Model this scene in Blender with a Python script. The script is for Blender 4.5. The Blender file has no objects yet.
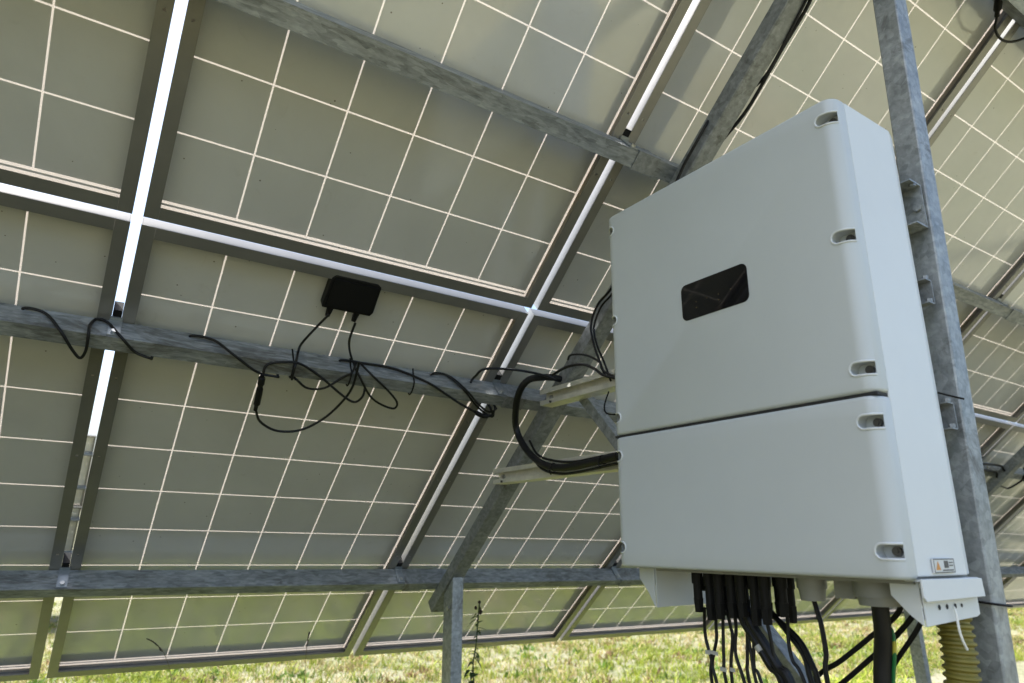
import bpy, bmesh, math, random
from mathutils import Vector, Matrix
random.seed(7)
scene = bpy.context.scene
COL = scene.collection
D = bpy.data

# ------------------------------------------------------------------ helpers
def tag(o, label=None, cat=None, group=None, kind=None):
    if label: o['label'] = label
    if cat: o['category'] = cat
    if group: o['group'] = group
    if kind: o['kind'] = kind
    return o

def empty(name, mat=None, label=None, cat=None, group=None):
    o = D.objects.new(name, None); COL.objects.link(o)
    o.empty_display_size = .1
    if mat is not None: o.matrix_world = mat
    return tag(o, label, cat, group)

def link_mesh(name, me, parent=None, mats=(), smooth=False):
    for m in mats: me.materials.append(m)
    if smooth:
        for p in me.polygons: p.use_smooth = True
    o = D.objects.new(name, me); COL.objects.link(o)
    if parent is not None: o.parent = parent
    return o

def from_bm(name, bm, m, parent=None, smooth=False, bevel=0, seg=2, angle=35):
    if bevel:
        es = [e for e in bm.edges if len(e.link_faces) == 2 and e.calc_face_angle(0) > math.radians(angle)]
        bmesh.ops.bevel(bm, geom=es, offset=bevel, segments=seg, affect='EDGES', profile=.5, clamp_overlap=True)
    me = D.meshes.new(name); bm.to_mesh(me); bm.free()
    mats = m if isinstance(m, (list, tuple)) else [m]
    o = link_mesh(name, me, parent, mats)
    if smooth:
        for p in me.polygons: p.use_smooth = True
        try: me.set_sharp_from_angle(angle=math.radians(40))
        except Exception: pass
    return o

def box(bm, x0, x1, y0, y1, z0, z1, mi=0):
    vs = [bm.verts.new((x, y, z)) for x in (x0, x1) for y in (y0, y1) for z in (z0, z1)]
    F = [(0,1,3,2), (4,6,7,5), (0,4,5,1), (2,3,7,6), (0,2,6,4), (1,5,7,3)]
    for f in F:
        q = bm.faces.new([vs[i] for i in f]); q.material_index = mi
    return vs

def prism(bm, poly, axis, a, b):
    """extrude a 2-D polygon along axis (0,1,2) from a to b"""
    def P(p, t):
        c = [0, 0, 0]; o = [i for i in range(3) if i != axis]
        c[axis] = t; c[o[0]] = p[0]; c[o[1]] = p[1]; return c
    va = [bm.verts.new(P(p, a)) for p in poly]; vb = [bm.verts.new(P(p, b)) for p in poly]
    n = len(poly)
    bm.faces.new(va); bm.faces.new(list(reversed(vb)))
    for i in range(n): bm.faces.new([va[i], vb[i], vb[(i+1) % n], va[(i+1) % n]])
    bmesh.ops.recalc_face_normals(bm, faces=bm.faces[:])

def beam_between(bm, p, q, wx, wy, side):
    """box bar from p to q; side = direction of the wx dimension"""
    p = Vector(p); q = Vector(q); d = (q-p).normalized(); s = Vector(side); s = (s - d*s.dot(d)).normalized(); t = d.cross(s)
    vs = [bm.verts.new(e + s*i*wx/2 + t*j*wy/2) for e in (p, q) for i in (-1, 1) for j in (-1, 1)]
    for f in [(0,1,3,2), (4,6,7,5), (0,4,5,1), (2,3,7,6), (0,2,6,4), (1,5,7,3)]:
        bm.faces.new([vs[i] for i in f])
    bmesh.ops.recalc_face_normals(bm, faces=bm.faces[:])

def catmull(pts, n=6):
    P = [Vector(p) for p in pts]
    P = [P[0]*2-P[1]] + P + [P[-1]*2-P[-2]]
    out = []
    for i in range(1, len(P)-2):
        a, b, c, d = P[i-1:i+3]
        for k in range(n):
            t = k/n
            out.append(.5*((2*b) + (c-a)*t + (2*a-5*b+4*c-d)*t*t + (3*b-a-3*c+d)*t**3))
    out.append(P[-2].copy()); return out

def tube_into(bm, pts, r, sides=8, radii=None, smooth=True, n=6):
    pts = catmull(pts, n) if smooth and len(pts) > 2 else [Vector(p) for p in pts]
    up = Vector((.13, .31, .94)); prev = None; N = len(pts)
    for i, p in enumerate(pts):
        d = (pts[min(i+1, N-1)] - pts[max(i-1, 0)])
        d = d.normalized() if d.length > 1e-9 else Vector((0, 0, 1))
        s = d.cross(up)
        if s.length < .05: s = d.cross(Vector((1, 0, 0)))
        s.normalize(); t = s.cross(d); up = t
        rr = r if radii is None else radii(i/(N-1))
        ring = [bm.verts.new(p + (s*math.cos(2*math.pi*k/sides) + t*math.sin(2*math.pi*k/sides))*rr) for k in range(sides)]
        if prev:
            for k in range(sides): bm.faces.new([prev[k], prev[(k+1) % sides], ring[(k+1) % sides], ring[k]])
        else: bm.faces.new(list(reversed(ring)))
        prev = ring
    bm.faces.new(prev)

def tube(name, pts, r, m, parent=None, sides=8, **k):
    bm = bmesh.new(); tube_into(bm, pts, r, sides, **k)
    return from_bm(name, bm, m, parent, smooth=True)

def cyl(bm, c, axis, r, h, n=16, r2=None):
    """cylinder starting at c along axis"""
    c = Vector(c); a = Vector(axis).normalized(); s = a.orthogonal().normalized(); t = a.cross(s)
    r2 = r if r2 is None else r2
    A = [bm.verts.new(c + (s*math.cos(2*math.pi*k/n)+t*math.sin(2*math.pi*k/n))*r) for k in range(n)]
    B = [bm.verts.new(c + a*h + (s*math.cos(2*math.pi*k/n)+t*math.sin(2*math.pi*k/n))*r2) for k in range(n)]
    bm.faces.new(list(reversed(A))); bm.faces.new(B)
    for k in range(n): bm.faces.new([A[k], A[(k+1) % n], B[(k+1) % n], B[k]])

# ------------------------------------------------------------------ materials
def newmat(name):
    m = D.materials.new(name); m.use_nodes = True
    nt = m.node_tree; b = nt.nodes['Principled BSDF']; return m, nt, b
def node(nt, t, **k):
    n = nt.nodes.new(t)
    for a, v in k.items(): setattr(n, a, v)
    return n
def ramp(nt, fac, stops):
    r = node(nt, 'ShaderNodeValToRGB'); el = r.color_ramp.elements
    while len(el) < len(stops): el.new(.5)
    for e, (p, c) in zip(el, stops): e.position = p; e.color = (*c, 1)
    nt.links.new(fac, r.inputs[0]); return r.outputs[0]
def noise(nt, vec, scale, detail=4, rough=.55, dist=0):
    n = node(nt, 'ShaderNodeTexNoise'); n.inputs['Scale'].default_value = scale
    n.inputs['Detail'].default_value = detail; n.inputs['Roughness'].default_value = rough; n.inputs['Distortion'].default_value = dist
    if vec is not None: nt.links.new(vec, n.inputs['Vector'])
    return n.outputs['Fac']
def coords(nt, kind='Object', scale=(1, 1, 1)):
    t = node(nt, 'ShaderNodeTexCoord'); mp = node(nt, 'ShaderNodeMapping'); mp.inputs['Scale'].default_value = scale
    nt.links.new(t.outputs[kind], mp.inputs['Vector']); return mp.outputs['Vector']
def bump(nt, b, h, strength, dist=.002):
    u = node(nt, 'ShaderNodeBump'); u.inputs['Strength'].default_value = strength; u.inputs['Distance'].default_value = dist
    nt.links.new(h, u.inputs['Height']); nt.links.new(u.outputs[0], b.inputs['Normal'])
def mixc(nt, fac, a, b, mode='MIX'):
    m = node(nt, 'ShaderNodeMix', data_type='RGBA', blend_type=mode)
    for s, v in ((m.inputs['Factor'], fac), (m.inputs['A'], a), (m.inputs['B'], b)):
        if hasattr(v, 'links') or hasattr(v, 'is_linked'): nt.links.new(v, s)
        else: s.default_value = v if not isinstance(v, tuple) else (*v, 1)
    return m.outputs['Result']

def plain(name, col, rough=.5, metal=0, spec=.5, var=0, vscale=30, bmp=0, bscale=200):
    m, nt, b = newmat(name)
    b.inputs['Base Color'].default_value = (*col, 1); b.inputs['Roughness'].default_value = rough
    b.inputs['Metallic'].default_value = metal; b.inputs['Specular IOR Level'].default_value = spec
    v = coords(nt)
    if var:
        n = noise(nt, v, vscale, 5, .6)
        nt.links.new(ramp(nt, n, [(.3, tuple(c*(1-var) for c in col)), (.7, tuple(min(1, c*(1+var)) for c in col))]), b.inputs['Base Color'])
    if bmp: bump(nt, b, noise(nt, v, bscale, 3), bmp)
    return m

def steel(name, dark=(.14, .148, .15), light=(.32, .335, .34), metal=.45, rough=.48, stretch=(1, 1, 1)):
    m, nt, b = newmat(name)
    v = coords(nt, 'Object', stretch)
    vo = node(nt, 'ShaderNodeTexVoronoi'); vo.inputs['Scale'].default_value = 85; nt.links.new(v, vo.inputs['Vector'])
    sp = node(nt, 'ShaderNodeRGBToBW'); nt.links.new(vo.outputs['Color'], sp.inputs[0])
    n1 = noise(nt, v, 14, 8, .7, .6); n2 = noise(nt, v, 90, 4, .6)
    n5 = noise(nt, coords(nt, 'Object', (stretch[0]*.5, stretch[1]*3, stretch[2]*3)), 11, 7, .75, .9)
    n1 = mixc(nt, .28, n1, n5)
    a = mixc(nt, .22, n1, sp.outputs[0]); a = mixc(nt, .3, a, n2)
    c = ramp(nt, a, [(.36, dark), (.50, tuple((x+y)/2 for x, y in zip(dark, light))), (.63, light)])
    # white-rust and dirt streaks
    n3 = noise(nt, v, 5, 6, .75, 1.2)
    c = mixc(nt, ramp(nt, n3, [(.58, (0, 0, 0)), (.74, (.55, .55, .55))]), c, (.50, .50, .47))
    n4 = noise(nt, v, 7.5, 7, .75, .8)
    c = mixc(nt, ramp(nt, n4, [(.55, (0, 0, 0)), (.66, (.75, .75, .75))]), c, (.075, .07, .06))
    nt.links.new(c, b.inputs['Base Color'])
    b.inputs['Metallic'].default_value = metal
    nt.links.new(ramp(nt, n1, [(.3, (rough-.1,)*3), (.7, (rough+.15,)*3)]), b.inputs['Roughness'])
    bump(nt, b, n2, .12, .001)
    return m

def speck(nt, v, scale, thr):
    vo = node(nt, 'ShaderNodeTexVoronoi'); vo.inputs['Scale'].default_value = scale; nt.links.new(v, vo.inputs['Vector'])
    n = noise(nt, v, 3.3, 3)
    mth = node(nt, 'ShaderNodeMath', operation='MULTIPLY'); nt.links.new(n, mth.inputs[0]); mth.inputs[1].default_value = thr
    lt = node(nt, 'ShaderNodeMath', operation='LESS_THAN'); nt.links.new(vo.outputs['Distance'], lt.inputs[0]); nt.links.new(mth.outputs[0], lt.inputs[1])
    return lt.outputs[0]

BACK_COL = (.65, .655, .64)
def backsheet():
    m, nt, b = newmat('white_backsheet')
    v = coords(nt)
    obi = node(nt, 'ShaderNodeObjectInfo')
    add = node(nt, 'ShaderNodeVectorMath', operation='ADD'); nt.links.new(v, add.inputs[0]); 
    mu = node(nt, 'ShaderNodeMath', operation='MULTIPLY'); nt.links.new(obi.outputs['Random'], mu.inputs[0]); mu.inputs[1].default_value = 37
    nt.links.new(mu.outputs[0], add.inputs[1]); v = add.outputs[0]
    n = noise(nt, v, 2.6, 6, .62, .5)
    c = ramp(nt, n, [(.28, tuple(x*.90 for x in BACK_COL)), (.72, tuple(min(1, x*1.06) for x in BACK_COL))])
    n2 = noise(nt, v, 16, 6, .7, 1.0)
    c = mixc(nt, ramp(nt, n2, [(.62, (0, 0, 0)), (.78, (.28, .28, .28))]), c, (.30, .28, .23))
    c = mixc(nt, speck(nt, v, 26, .085), c, (.09, .085, .07))
    nt.links.new(c, b.inputs['Base Color'])
    b.inputs['Specular IOR Level'].default_value = 1.0; b.inputs['IOR'].default_value = 1.8
    nt.links.new(ramp(nt, n2, [(.3, (.08,)*3), (.75, (.16,)*3)]), b.inputs['Roughness'])
    bump(nt, b, noise(nt, v, 5, 3), .05, .004)
    tr = node(nt, 'ShaderNodeBsdfTranslucent'); tr.inputs[0].default_value = (.84, .70, .59, 1)
    mx = node(nt, 'ShaderNodeMixShader'); mx.inputs[0].default_value = .20
    nt.links.new(b.outputs[0], mx.inputs[1]); nt.links.new(tr.outputs[0], mx.inputs[2])
    nt.links.new(mx.outputs[0], nt.nodes['Material Output'].inputs[0])
    return m

def front_glass():
    m, nt, b = newmat('panel_front_glass')
    t = node(nt, 'ShaderNodeBsdfTransparent'); t.inputs[0].default_value = (.93, .95, .94, 1)
    g = node(nt, 'ShaderNodeBsdfGlossy'); g.inputs['Roughness'].default_value = .06
    f = node(nt, 'ShaderNodeFresnel'); f.inputs[0].default_value = 1.45
    mx = node(nt, 'ShaderNodeMixShader'); nt.links.new(f.outputs[0], mx.inputs[0]); nt.links.new(t.outputs[0], mx.inputs[1]); nt.links.new(g.outputs[0], mx.inputs[2])
    nt.links.new(mx.outputs[0], nt.nodes['Material Output'].inputs[0])
    return m

M_BACK = backsheet(); M_GLASS = front_glass()
M_CELL = plain('silicon_cell', (.015, .022, .06), .35)
M_ALU = plain('anodised_frame', (.25, .245, .232), .36, .6, var=.08, vscale=9, bmp=.02)
M_STEEL = steel('galvanised_steel')
M_STEEL_L = steel('galvanised_steel_bright', (.15, .162, .166), (.37, .39, .395))
M_PURLIN = steel('galvanised_purlin_steel', (.12, .13, .134), (.38, .40, .41), stretch=(.45, 1.6, 1.6))
M_ZINC = plain('zinc_clamp', (.30, .325, .34), .38, .7, var=.12, vscale=60)
M_SEAL = plain('edge_sealant', (.50, .44, .38), .7)
M_RAIL = plain('mill_aluminium', (.66, .64, .57), .42, .5, var=.15, vscale=22, bmp=.03)
M_BLACK = plain('black_rubber', (.006, .006, .0065), .5, spec=.3, var=.3, vscale=20)
M_BLACKP = plain('black_plastic', (.006, .006, .006), .6, spec=.2)
M_PAINT = plain('pale_grey_powder_coat', (.465, .492, .497), .46, var=.035, vscale=3.5, bmp=.05, bscale=900)
M_PAINT2 = plain('pale_grey_cast_body', (.585, .605, .61), .48, var=.03, vscale=4, bmp=.06, bscale=700)
M_DARKGAP = plain('dark_gasket', (.02, .02, .02), .8)
M_SCREWD = plain('recess_screw', (.10, .10, .10), .35, .8)
M_GREYPL = plain('grey_gland_plastic', (.23, .235, .225), .5, var=.06)
M_SCREEN = plain('smoked_display_glass', (.006, .006, .007), .035, spec=.4)
M_LED = plain('amber_led_lens', (.06, .04, .012), .3)
M_SCREWW = plain('screw_zinc', (.5, .5, .48), .35, .9)

def yellow_conduit():
    m, nt, b = newmat('yellow_conduit_plastic'); v = coords(nt)
    n = noise(nt, v, 18, 6, .7)
    c = ramp(nt, n, [(.3, (.135, .115, .02)), (.7, (.225, .19, .032))])
    nt.links.new(c, b.inputs['Base Color']); b.inputs['Roughness'].default_value = .5
    return m
M_YEL = yellow_conduit()
def stripes():
    m, nt, b = newmat('green_yellow_insulation'); v = coords(nt)
    w = node(nt, 'ShaderNodeTexWave', bands_direction='DIAGONAL'); w.inputs['Scale'].default_value = 12; nt.links.new(v, w.inputs['Vector'])
    nt.links.new(ramp(nt, w.outputs['Fac'], [(.80, (.008, .13, .03)), (.84, (.40, .36, .03))]), b.inputs['Base Color']); b.inputs['Roughness'].default_value = .4
    return m
M_GY = stripes()
M_TIE = plain('white_nylon', (.75, .75, .72), .4)
M_LABEL = plain('grey_sticker', (.55, .56, .55), .5)
M_LABELW = plain('sticker_print_light', (.62, .62, .60), .5)
M_LABELD = plain('sticker_print_dark', (.06, .06, .06), .5)
M_ORANGE = plain('sticker_orange', (.50, .22, .04), .5)
M_TAG = plain('white_cable_tag', (.38, .38, .36), .5, var=.1)

# ------------------------------------------------------------------ frames of reference
TILT = math.atan2(.6777, .7344); ST, CT = math.sin(TILT), math.cos(TILT)
P = .1585; W = 6*P+.0671; H = 10*P+.0849; HB = .75
def arr(u, v, w):                     # array coordinates (along, up the slope, below the glass) to world
    return Vector((u, -CT*v - ST*w, ST*v - CT*w + HB))
def arr_matrix(u, v=0, base=(0, 0, 0)):
    R = Matrix(((1, 0, 0), (0, -CT, -ST), (0, ST, -CT))).to_4x4()
    return Matrix.Translation(arr(u, v, 0) + Vector(base)) @ R
# ------------------------------------------------------------------ solar panels
GU, GV = .0205, .019                  # gaps between neighbouring panels
FX, FY = .0280, .029                  # flange widths
def frame_mesh():
    bm = bmesh.new(); x0, x1, y0, y1 = GU/2, W-GU/2, GV/2, H-GV/2
    dz = -.038; t = .0022
    def holed(xa, xb, ya, yb, holes, along):    # a 2 mm flange with drilled holes
        r = .0028
        if along == 'y':
            c = (xa+xb)/2; last = ya
            for h in holes:
                box(bm, xa, xb, last, h-r, -t, 0); box(bm, xa, c-r, h-r, h+r, -t, 0); box(bm, c+r, xb, h-r, h+r, -t, 0); last = h+r
            box(bm, xa, xb, last, yb, -t, 0)
        else: box(bm, xa, xb, ya, yb, -t, 0)
    hs = [.42, .58, 1.05, 1.27, 1.50] 
    holed(x0, x0+FX, y0, y1, [.43, .60, .98, 1.24], 'y'); holed(x1-FX, x1, y0, y1, [.43, .60, .98, 1.24], 'y')
    holed(x0+FX+.0004, x1-FX-.0004, y0, y0+FY, [], 'x'); holed(x0+FX+.0004, x1-FX-.0004, y1-FY, y1, [], 'x')
    for a, b, c, d in ((x0, x0+t, y0, y1), (x1-t, x1, y0, y1), (x0+t+.0003, x1-t-.0003, y0, y0+t), (x0+t+.0003, x1-t-.0003, y1-t, y1)):
        box(bm, a, b, c, d, dz, -t-.0002)
    # ledge that grips the laminate
    for a, b, c, d in ((x0+t, x0+.016, y0+t, y1-t), (x1-.016, x1-t, y0+t, y1-t), (x0+.0165, x1-.0165, y0+t, y0+.014), (x0+.0165, x1-.0165, y1-.014, y1-t)):
        box(bm, a, b, c, d, dz, dz+.0015)
    q = .0188
    for a, b, c, d in ((x0+t, x0+q, y0+t, y1-t), (x1-q, x1-t, y0+t, y1-t), (x0+q+.0005, x1-q-.0005, y0+t, y0+.0155), (x0+q+.0005, x1-q-.0005, y1-.0155, y1-t)):
        box(bm, a, b, c, d, -.0305, -.0293, 1)
    me = D.meshes.new('frame'); bm.to_mesh(me); bm.free(); me.materials.append(M_ALU); me.materials.append(M_SEAL); return me
def laminate_mesh():
    bm = bmesh.new(); e = .004; x0, x1, y0, y1 = GU/2+e, W-GU/2-e, GV/2+e, H-GV/2-e
    def quad(a, b, c, d, z, mi, flip):
        vs = [bm.verts.new(p) for p in ((a, c, z), (b, c, z), (b, d, z), (a, d, z))]
        f = bm.faces.new(vs if not flip else list(reversed(vs))); f.material_index = mi
    quad(x0, x1, y0, y1, -.031, 0, False)
    g = .0019; ox = (W-6*P)/2; oy = (H-10*P)/2
    for i in range(6):
        for j in range(10): quad(ox+i*P+g, ox+(i+1)*P-g, oy+j*P+g, oy+(j+1)*P-g, -.0313, 1, True)
    for ya, yb in ((oy-.0098, oy-.0052), (H-oy+.0052, H-oy+.0098)): quad(ox, W-ox, ya, yb, -.0313, 1, True)   # busbar ribbons
    quad(x0, x1, y0, y1, -.0352, 2, True)
    me = D.meshes.new('laminate'); bm.to_mesh(me); bm.free()
    for m in (M_BACK, M_CELL, M_GLASS): me.materials.append(m)
    return me
ME_FRAME, ME_LAM = frame_mesh(), laminate_mesh()
def make_panel(u, v, label, group, base=(0, 0, 0)):
    r = empty('solar_panel', arr_matrix(u, v, base), label, 'solar panel', group)
    for n, me in (('frame', ME_FRAME), ('laminate', ME_LAM)):
        o = D.objects.new(n, me); COL.objects.link(o); o.parent = r
    return r
ordw = ['first', 'second', 'third', 'fourth', 'fifth', 'sixth', 'seventh', 'eighth', 'ninth', 'tenth']
panels = {}
for row in (0, 1):
    rn = ('lower', 'upper')[row]
    for k in range(-6, 8):
        if k == 0: lab = ['tilted panel seen from below with black junction box, in the lower row', 'upper row panel directly above the panel with the junction box'][row]
        elif k < 0: lab = '%s row panel %s to the left of the one %s' % (rn, ordw[-k-1], ['with the junction box', 'above the junction box panel'][row])
        else: lab = '%s row panel %s to the right of the one %s' % (rn, ordw[k-1], ['with the junction box', 'above the junction box panel'][row])
        panels[(k, row)] = make_panel(k*W, row*H, lab, '%s row of tilted solar panels' % rn)
# next table of the field, further down the slope
FAR = Vector((0, 12.6, -.60))
for row in (0, 1):
    for k in range(-4, 14):
        make_panel(k*W+.12, row*H, 'distant panel in the next table beyond, glimpsed through the bright gap', 'panels of the far table', FAR)
for v in (.52, 1.39, 2.17, 2.95):
    bm = bmesh.new(); a = -4*W; b = 14*W+.3
    box(bm, a, b, v-.018, v+.018, .0015, .066)
    o = from_bm('purlin', bm, M_PURLIN); o.matrix_world = arr_matrix(0, 0, FAR)
    tag(o, 'distant steel purlin carrying the far table of panels', 'purlin', 'purlins of the far table')
for k in range(-1, 5):
    u = .9+k*3
    bm = bmesh.new(); pb = arr(u, .55, .10)+FAR; pt = arr(u, 2.9, .10)+FAR
    box(bm, u-.03, u+.03, pb.y-.03, pb.y+.03, -.9, pb.z); 
    o = from_bm('support_post', bm, M_STEEL); tag(o, 'distant short front post under the far table', 'post', 'posts of the far table')
    bm = bmesh.new(); box(bm, u-.03, u+.03, pt.y-.03, pt.y+.03, -.9, pt.z)
    o = from_bm('support_post', bm, M_STEEL); tag(o, 'distant tall rear post under the far table', 'post', 'tall posts of the far table')

# junction box on the panel behind the cables
jp = panels[(0, 0)]
bm = bmesh.new()
prism(bm, [(.434, 1.548), (.562, 1.548), (.568, 1.56), (.564, 1.638), (.552, 1.646), (.442, 1.646), (.434, 1.636)], 2, -.0308, .002)
jb = from_bm('junction_box', bm, M_BLACKP, jp, bevel=.003)
bm = bmesh.new(); box(bm, .443, .556, 1.556, 1.636, .0022, .0052); from_bm('lid', bm, M_BLACKP, jb, bevel=.0015)
for x in (.459, .529):
    bm = bmesh.new(); cyl(bm, (x, 1.549, -.010), (0, -1, 0), .0095, .030, 12, .006)
    from_bm('cable_gland', bm, M_BLACKP, jb, smooth=True)

# ------------------------------------------------------------------ purlins, clamps
UA, UB = -6*W-.05, 8*W+.2
def purlin(v0, v1, label, depth=.066):
    r = empty('purlin', arr_matrix(0), label, 'purlin', 'horizontal steel purlins under the near panels')
    bm = bmesh.new()
    # open C section: back web, two flanges, small lips, with a slightly uneven lower lip
    t = .003
    box(bm, UA, UB, v0, v1, depth-t, depth)
    box(bm, UA, UB, v0, v0+t, .002, depth-t-.0002); box(bm, UA, UB, v1-t, v1, .002, depth-t-.0002)
    box(bm, UA, UB, v0+t+.0002, v1-t-.0002, .002, .005)
    from_bm('channel', bm, M_PURLIN, r, bevel=.0012, seg=2)
    for k in range(-5, 8):
        u = k*W
        bm = bmesh.new()
        box(bm, u-.013, u+.013, v1+.0006, v1+.0036, .001, depth-.004)
        box(bm, u-.013, u+.013, v1+.0038, v1+.012, .0012, .0040)
        from_bm('clamp_strap', bm, M_ZINC, r, bevel=.0008)
        bm = bmesh.new(); box(bm, u-.0095, u+.0095, v1+.004, v1+.03, -.036, .0008)
        from_bm('clamp_block', bm, M_BLACKP, r)
        bm = bmesh.new(); cyl(bm, (u, v1+.0037, .05), (0, 1, 0), .0065, .005, 6); from_bm('bolt', bm, M_SCREWW, r)
        if k >= 1:
            bm = bmesh.new()
            box(bm, u+.0135, u+.085, v1+.0006, v1+.0030, .004, depth+.0026)
            box(bm, u+.0135, u+.085, v0-.003, v1+.0004, depth+.0006, depth+.0026)
            from_bm('joint_plate', bm, M_STEEL, r, bevel=.0008)
    return r
purlin(.503, .537, 'lowest grey purlin, running just above the bottom edge of the panels')
purlin(1.368, 1.405, 'middle grey purlin with black cables wound along it')
purlin(2.160, 2.204, 'highest purlin in view, ending behind the inverter top corner')
purlin(2.93, 2.97, 'topmost purlin near the high edge of the panel table')

# ------------------------------------------------------------------ support frames
def support(u, name_label, near):
    r = empty('steel_trestle', Matrix.Translation((u, -1.3, 0)), name_label, 'trestle', 'galvanised trestles of the near table')
    inv = Matrix.Translation((-u, 1.3, 0))
    def add(name, bm, m, bev=.0015):
        bm.transform(inv); return from_bm(name, bm, m, r, bevel=bev)
    def A(v, w): p = arr(0, v, w); return (p.y, p.z)
    # rafter: channel open to the right
    t = .004; w0, w1 = .0665, .111
    bm = bmesh.new()
    prism(bm, [A(.43, w0), A(3.25, w0), A(3.25, w1), A(.43, w1)], 0, u, u+t)
    prism(bm, [A(.43, w1-t), A(3.25, w1-t), A(3.25, w1), A(.43, w1)], 0, u+t+.0002, u+.052)
    prism(bm, [A(.43, w0), A(3.25, w0), A(3.25, w0+t), A(.43, w0+t)], 0, u+t+.0002, u+.052)
    add('rafter', bm, M_STEEL)
    # front post
    bm = bmesh.new(); prism(bm, [(-.619, -.1), (-.551, -.1), (-.473, 1.030), (-.537, 1.0945)], 0, u+.006, u+.050)
    add('front_post', bm, M_STEEL_L, .003)
    # rear post
    bm = bmesh.new()
    p0 = Vector((u+.025+.0225, -2.250, -.1)); p1 = Vector((u+.025+.0225, -2.200, 2.66))
    beam_between(bm, p0, p1, .045, .044, (1, 0, 0)); add('rear_post', bm, M_STEEL_L, .003)
    # diagonal brace
    bm = bmesh.new(); beam_between(bm, (u+.024, -1.215, 1.69), (u+.024, -2.20, .745), .034, .030, (1, 0, 0))
    add('brace', bm, M_STEEL_L, .002)
    for yb, zb in ((-.53, .99), (-2.19, 2.62)):
        bm = bmesh.new(); cyl(bm, (u-.0005, yb, zb), (-1, 0, 0), .008, .006, 6); add('bolt', bm, M_SCREWW, 0)
    return r
RU = 1.165
support(RU, 'galvanised posts and sloping rafter that carry the inverter', True)
support(RU+3.0, 'galvanised posts and rafter behind the inverter, at the right edge', False)
support(RU-3.0, 'galvanised posts and rafter out to the left of the picture', False)
support(RU+6.0, 'galvanised posts and rafter furthest along to the right', False)

# ------------------------------------------------------------------ inverter (local: x depth, -y to the right, z up)
BM = Matrix(((.99927, -.03712, -.00952, .9556), (.03745, .99861, .03704, -1.6973), (.00814, -.03737, .99927, 1.213), (0, 0, 0, 1)))
BM = Matrix.LocRotScale(BM.to_translation(), BM.to_quaternion(), None)
inv = empty('inverter', BM, 'pale grey wall-box inverter with a small dark display, bolted to the posts', 'inverter')
WI, HI = .558, .7626
def lid_profile(r=.023, ft=-.034):
    pts = [(0, -.0015)]; n = 8
    for i in range(n+1):
        a = math.pi/2*i/n; pts.append((ft + r - r*math.sin(a), -.0015 - r + r*math.cos(a)))
    for i in range(n+1):
        a = math.pi/2*(1-i/n); pts.append((ft + r - r*math.sin(a), -WI+.0015 + r - r*math.cos(a)))
    pts.append((0, -WI+.0015)); return pts
def surf_x(y, r=.023, ft=-.034):
    d = min(-.0015-y, y+WI-.0015)
    if d >= r: return ft
    d = max(d, 0); return ft + r - math.sqrt(max(0, r*r-(r-d)**2))
def d_shape(zc, side, n=10):          # outline of a latch recess; side 1 = right edge, -1 = left edge
    hw = .0105; yo = -WI+.0040 if side == 1 else -.0045; yi = -WI+.0265 if side == 1 else -.018
    s = 1 if side == 1 else -1; out = [(yo, zc-hw), (yi, zc-hw)]
    for i in range(1, n):
        a = -math.pi/2 + math.pi*i/n; out.append((yi + s*hw*math.cos(a), zc + hw*math.sin(a)))
    out += [(yi, zc+hw), (yo, zc+hw)]; return out
def make_cover(z0, z1, latch):
    bm = bmesh.new(); prism(bm, lid_profile(), 2, z0, z1)
    es = [e for e in bm.edges if all(abs(v.co.z-z1) < 1e-6 for v in e.verts) or all(abs(v.co.z-z0) < 1e-6 for v in e.verts)]
    es = [e for e in es if not all(abs(v.co.x) < 1e-6 for v in e.verts)]
    bmesh.ops.bevel(bm, geom=es, offset=.006, segments=3, affect='EDGES', profile=.5)
    o = from_bm('front_cover', bm, M_PAINT, inv)
    cb = bmesh.new()
    for side in (1, -1):
        for z in latch: 
            p = d_shape(z, side); prism(cb, [(a, b) for a, b in p], 0, -.06, -.010)
    c = from_bm('cutter', cb, M_PAINT)
    mod = o.modifiers.new('b', 'BOOLEAN'); mod.object = c; mod.operation = 'DIFFERENCE'; mod.solver = 'EXACT'
    c.matrix_world = BM
    bpy.context.view_layer.update()
    dg = bpy.context.evaluated_depsgraph_get()
    me = D.meshes.new_from_object(o.evaluated_get(dg)); o.modifiers.clear(); o.data = me
    D.objects.remove(c)
    for p in me.polygons: p.use_smooth = True
    try: me.set_sharp_from_angle(angle=math.radians(32))
    except Exception: pass
    for side in (1, -1):
        for z in latch:
            pts = [Vector((surf_x(y)-.0002, y, zz)) for y, zz in d_shape(z, side, 12)]
            dense = []
            for a, b in zip(pts, pts[1:]):
                k = max(1, int((b-a).length/.0025))
                for i in range(k):
                    q = a.lerp(b, i/k); q.x = surf_x(q.y)-.0002; dense.append(q)
            dense.append(pts[-1])
            rb = bmesh.new(); tube_into(rb, dense, .0018, 6, smooth=False)
            yc = -WI+.0165 if side == 1 else -.0165
            rim = from_bm('latch_recess', rb, M_PAINT2, inv, smooth=True)
            sb = bmesh.new(); cyl(sb, (-.010, yc, z), (-1, 0, 0), .0066, .006, 12); cyl(sb, (-.016, yc, z), (-1, 0, 0), .0035, .002, 6)
            from_bm('screw', sb, M_SCREWD, rim)
    return o
bpy.context.view_layer.update()
make_cover(.2600, HI, (.7245, .5105, .2960)); make_cover(0, .2550, (.2165, .0370))
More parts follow.
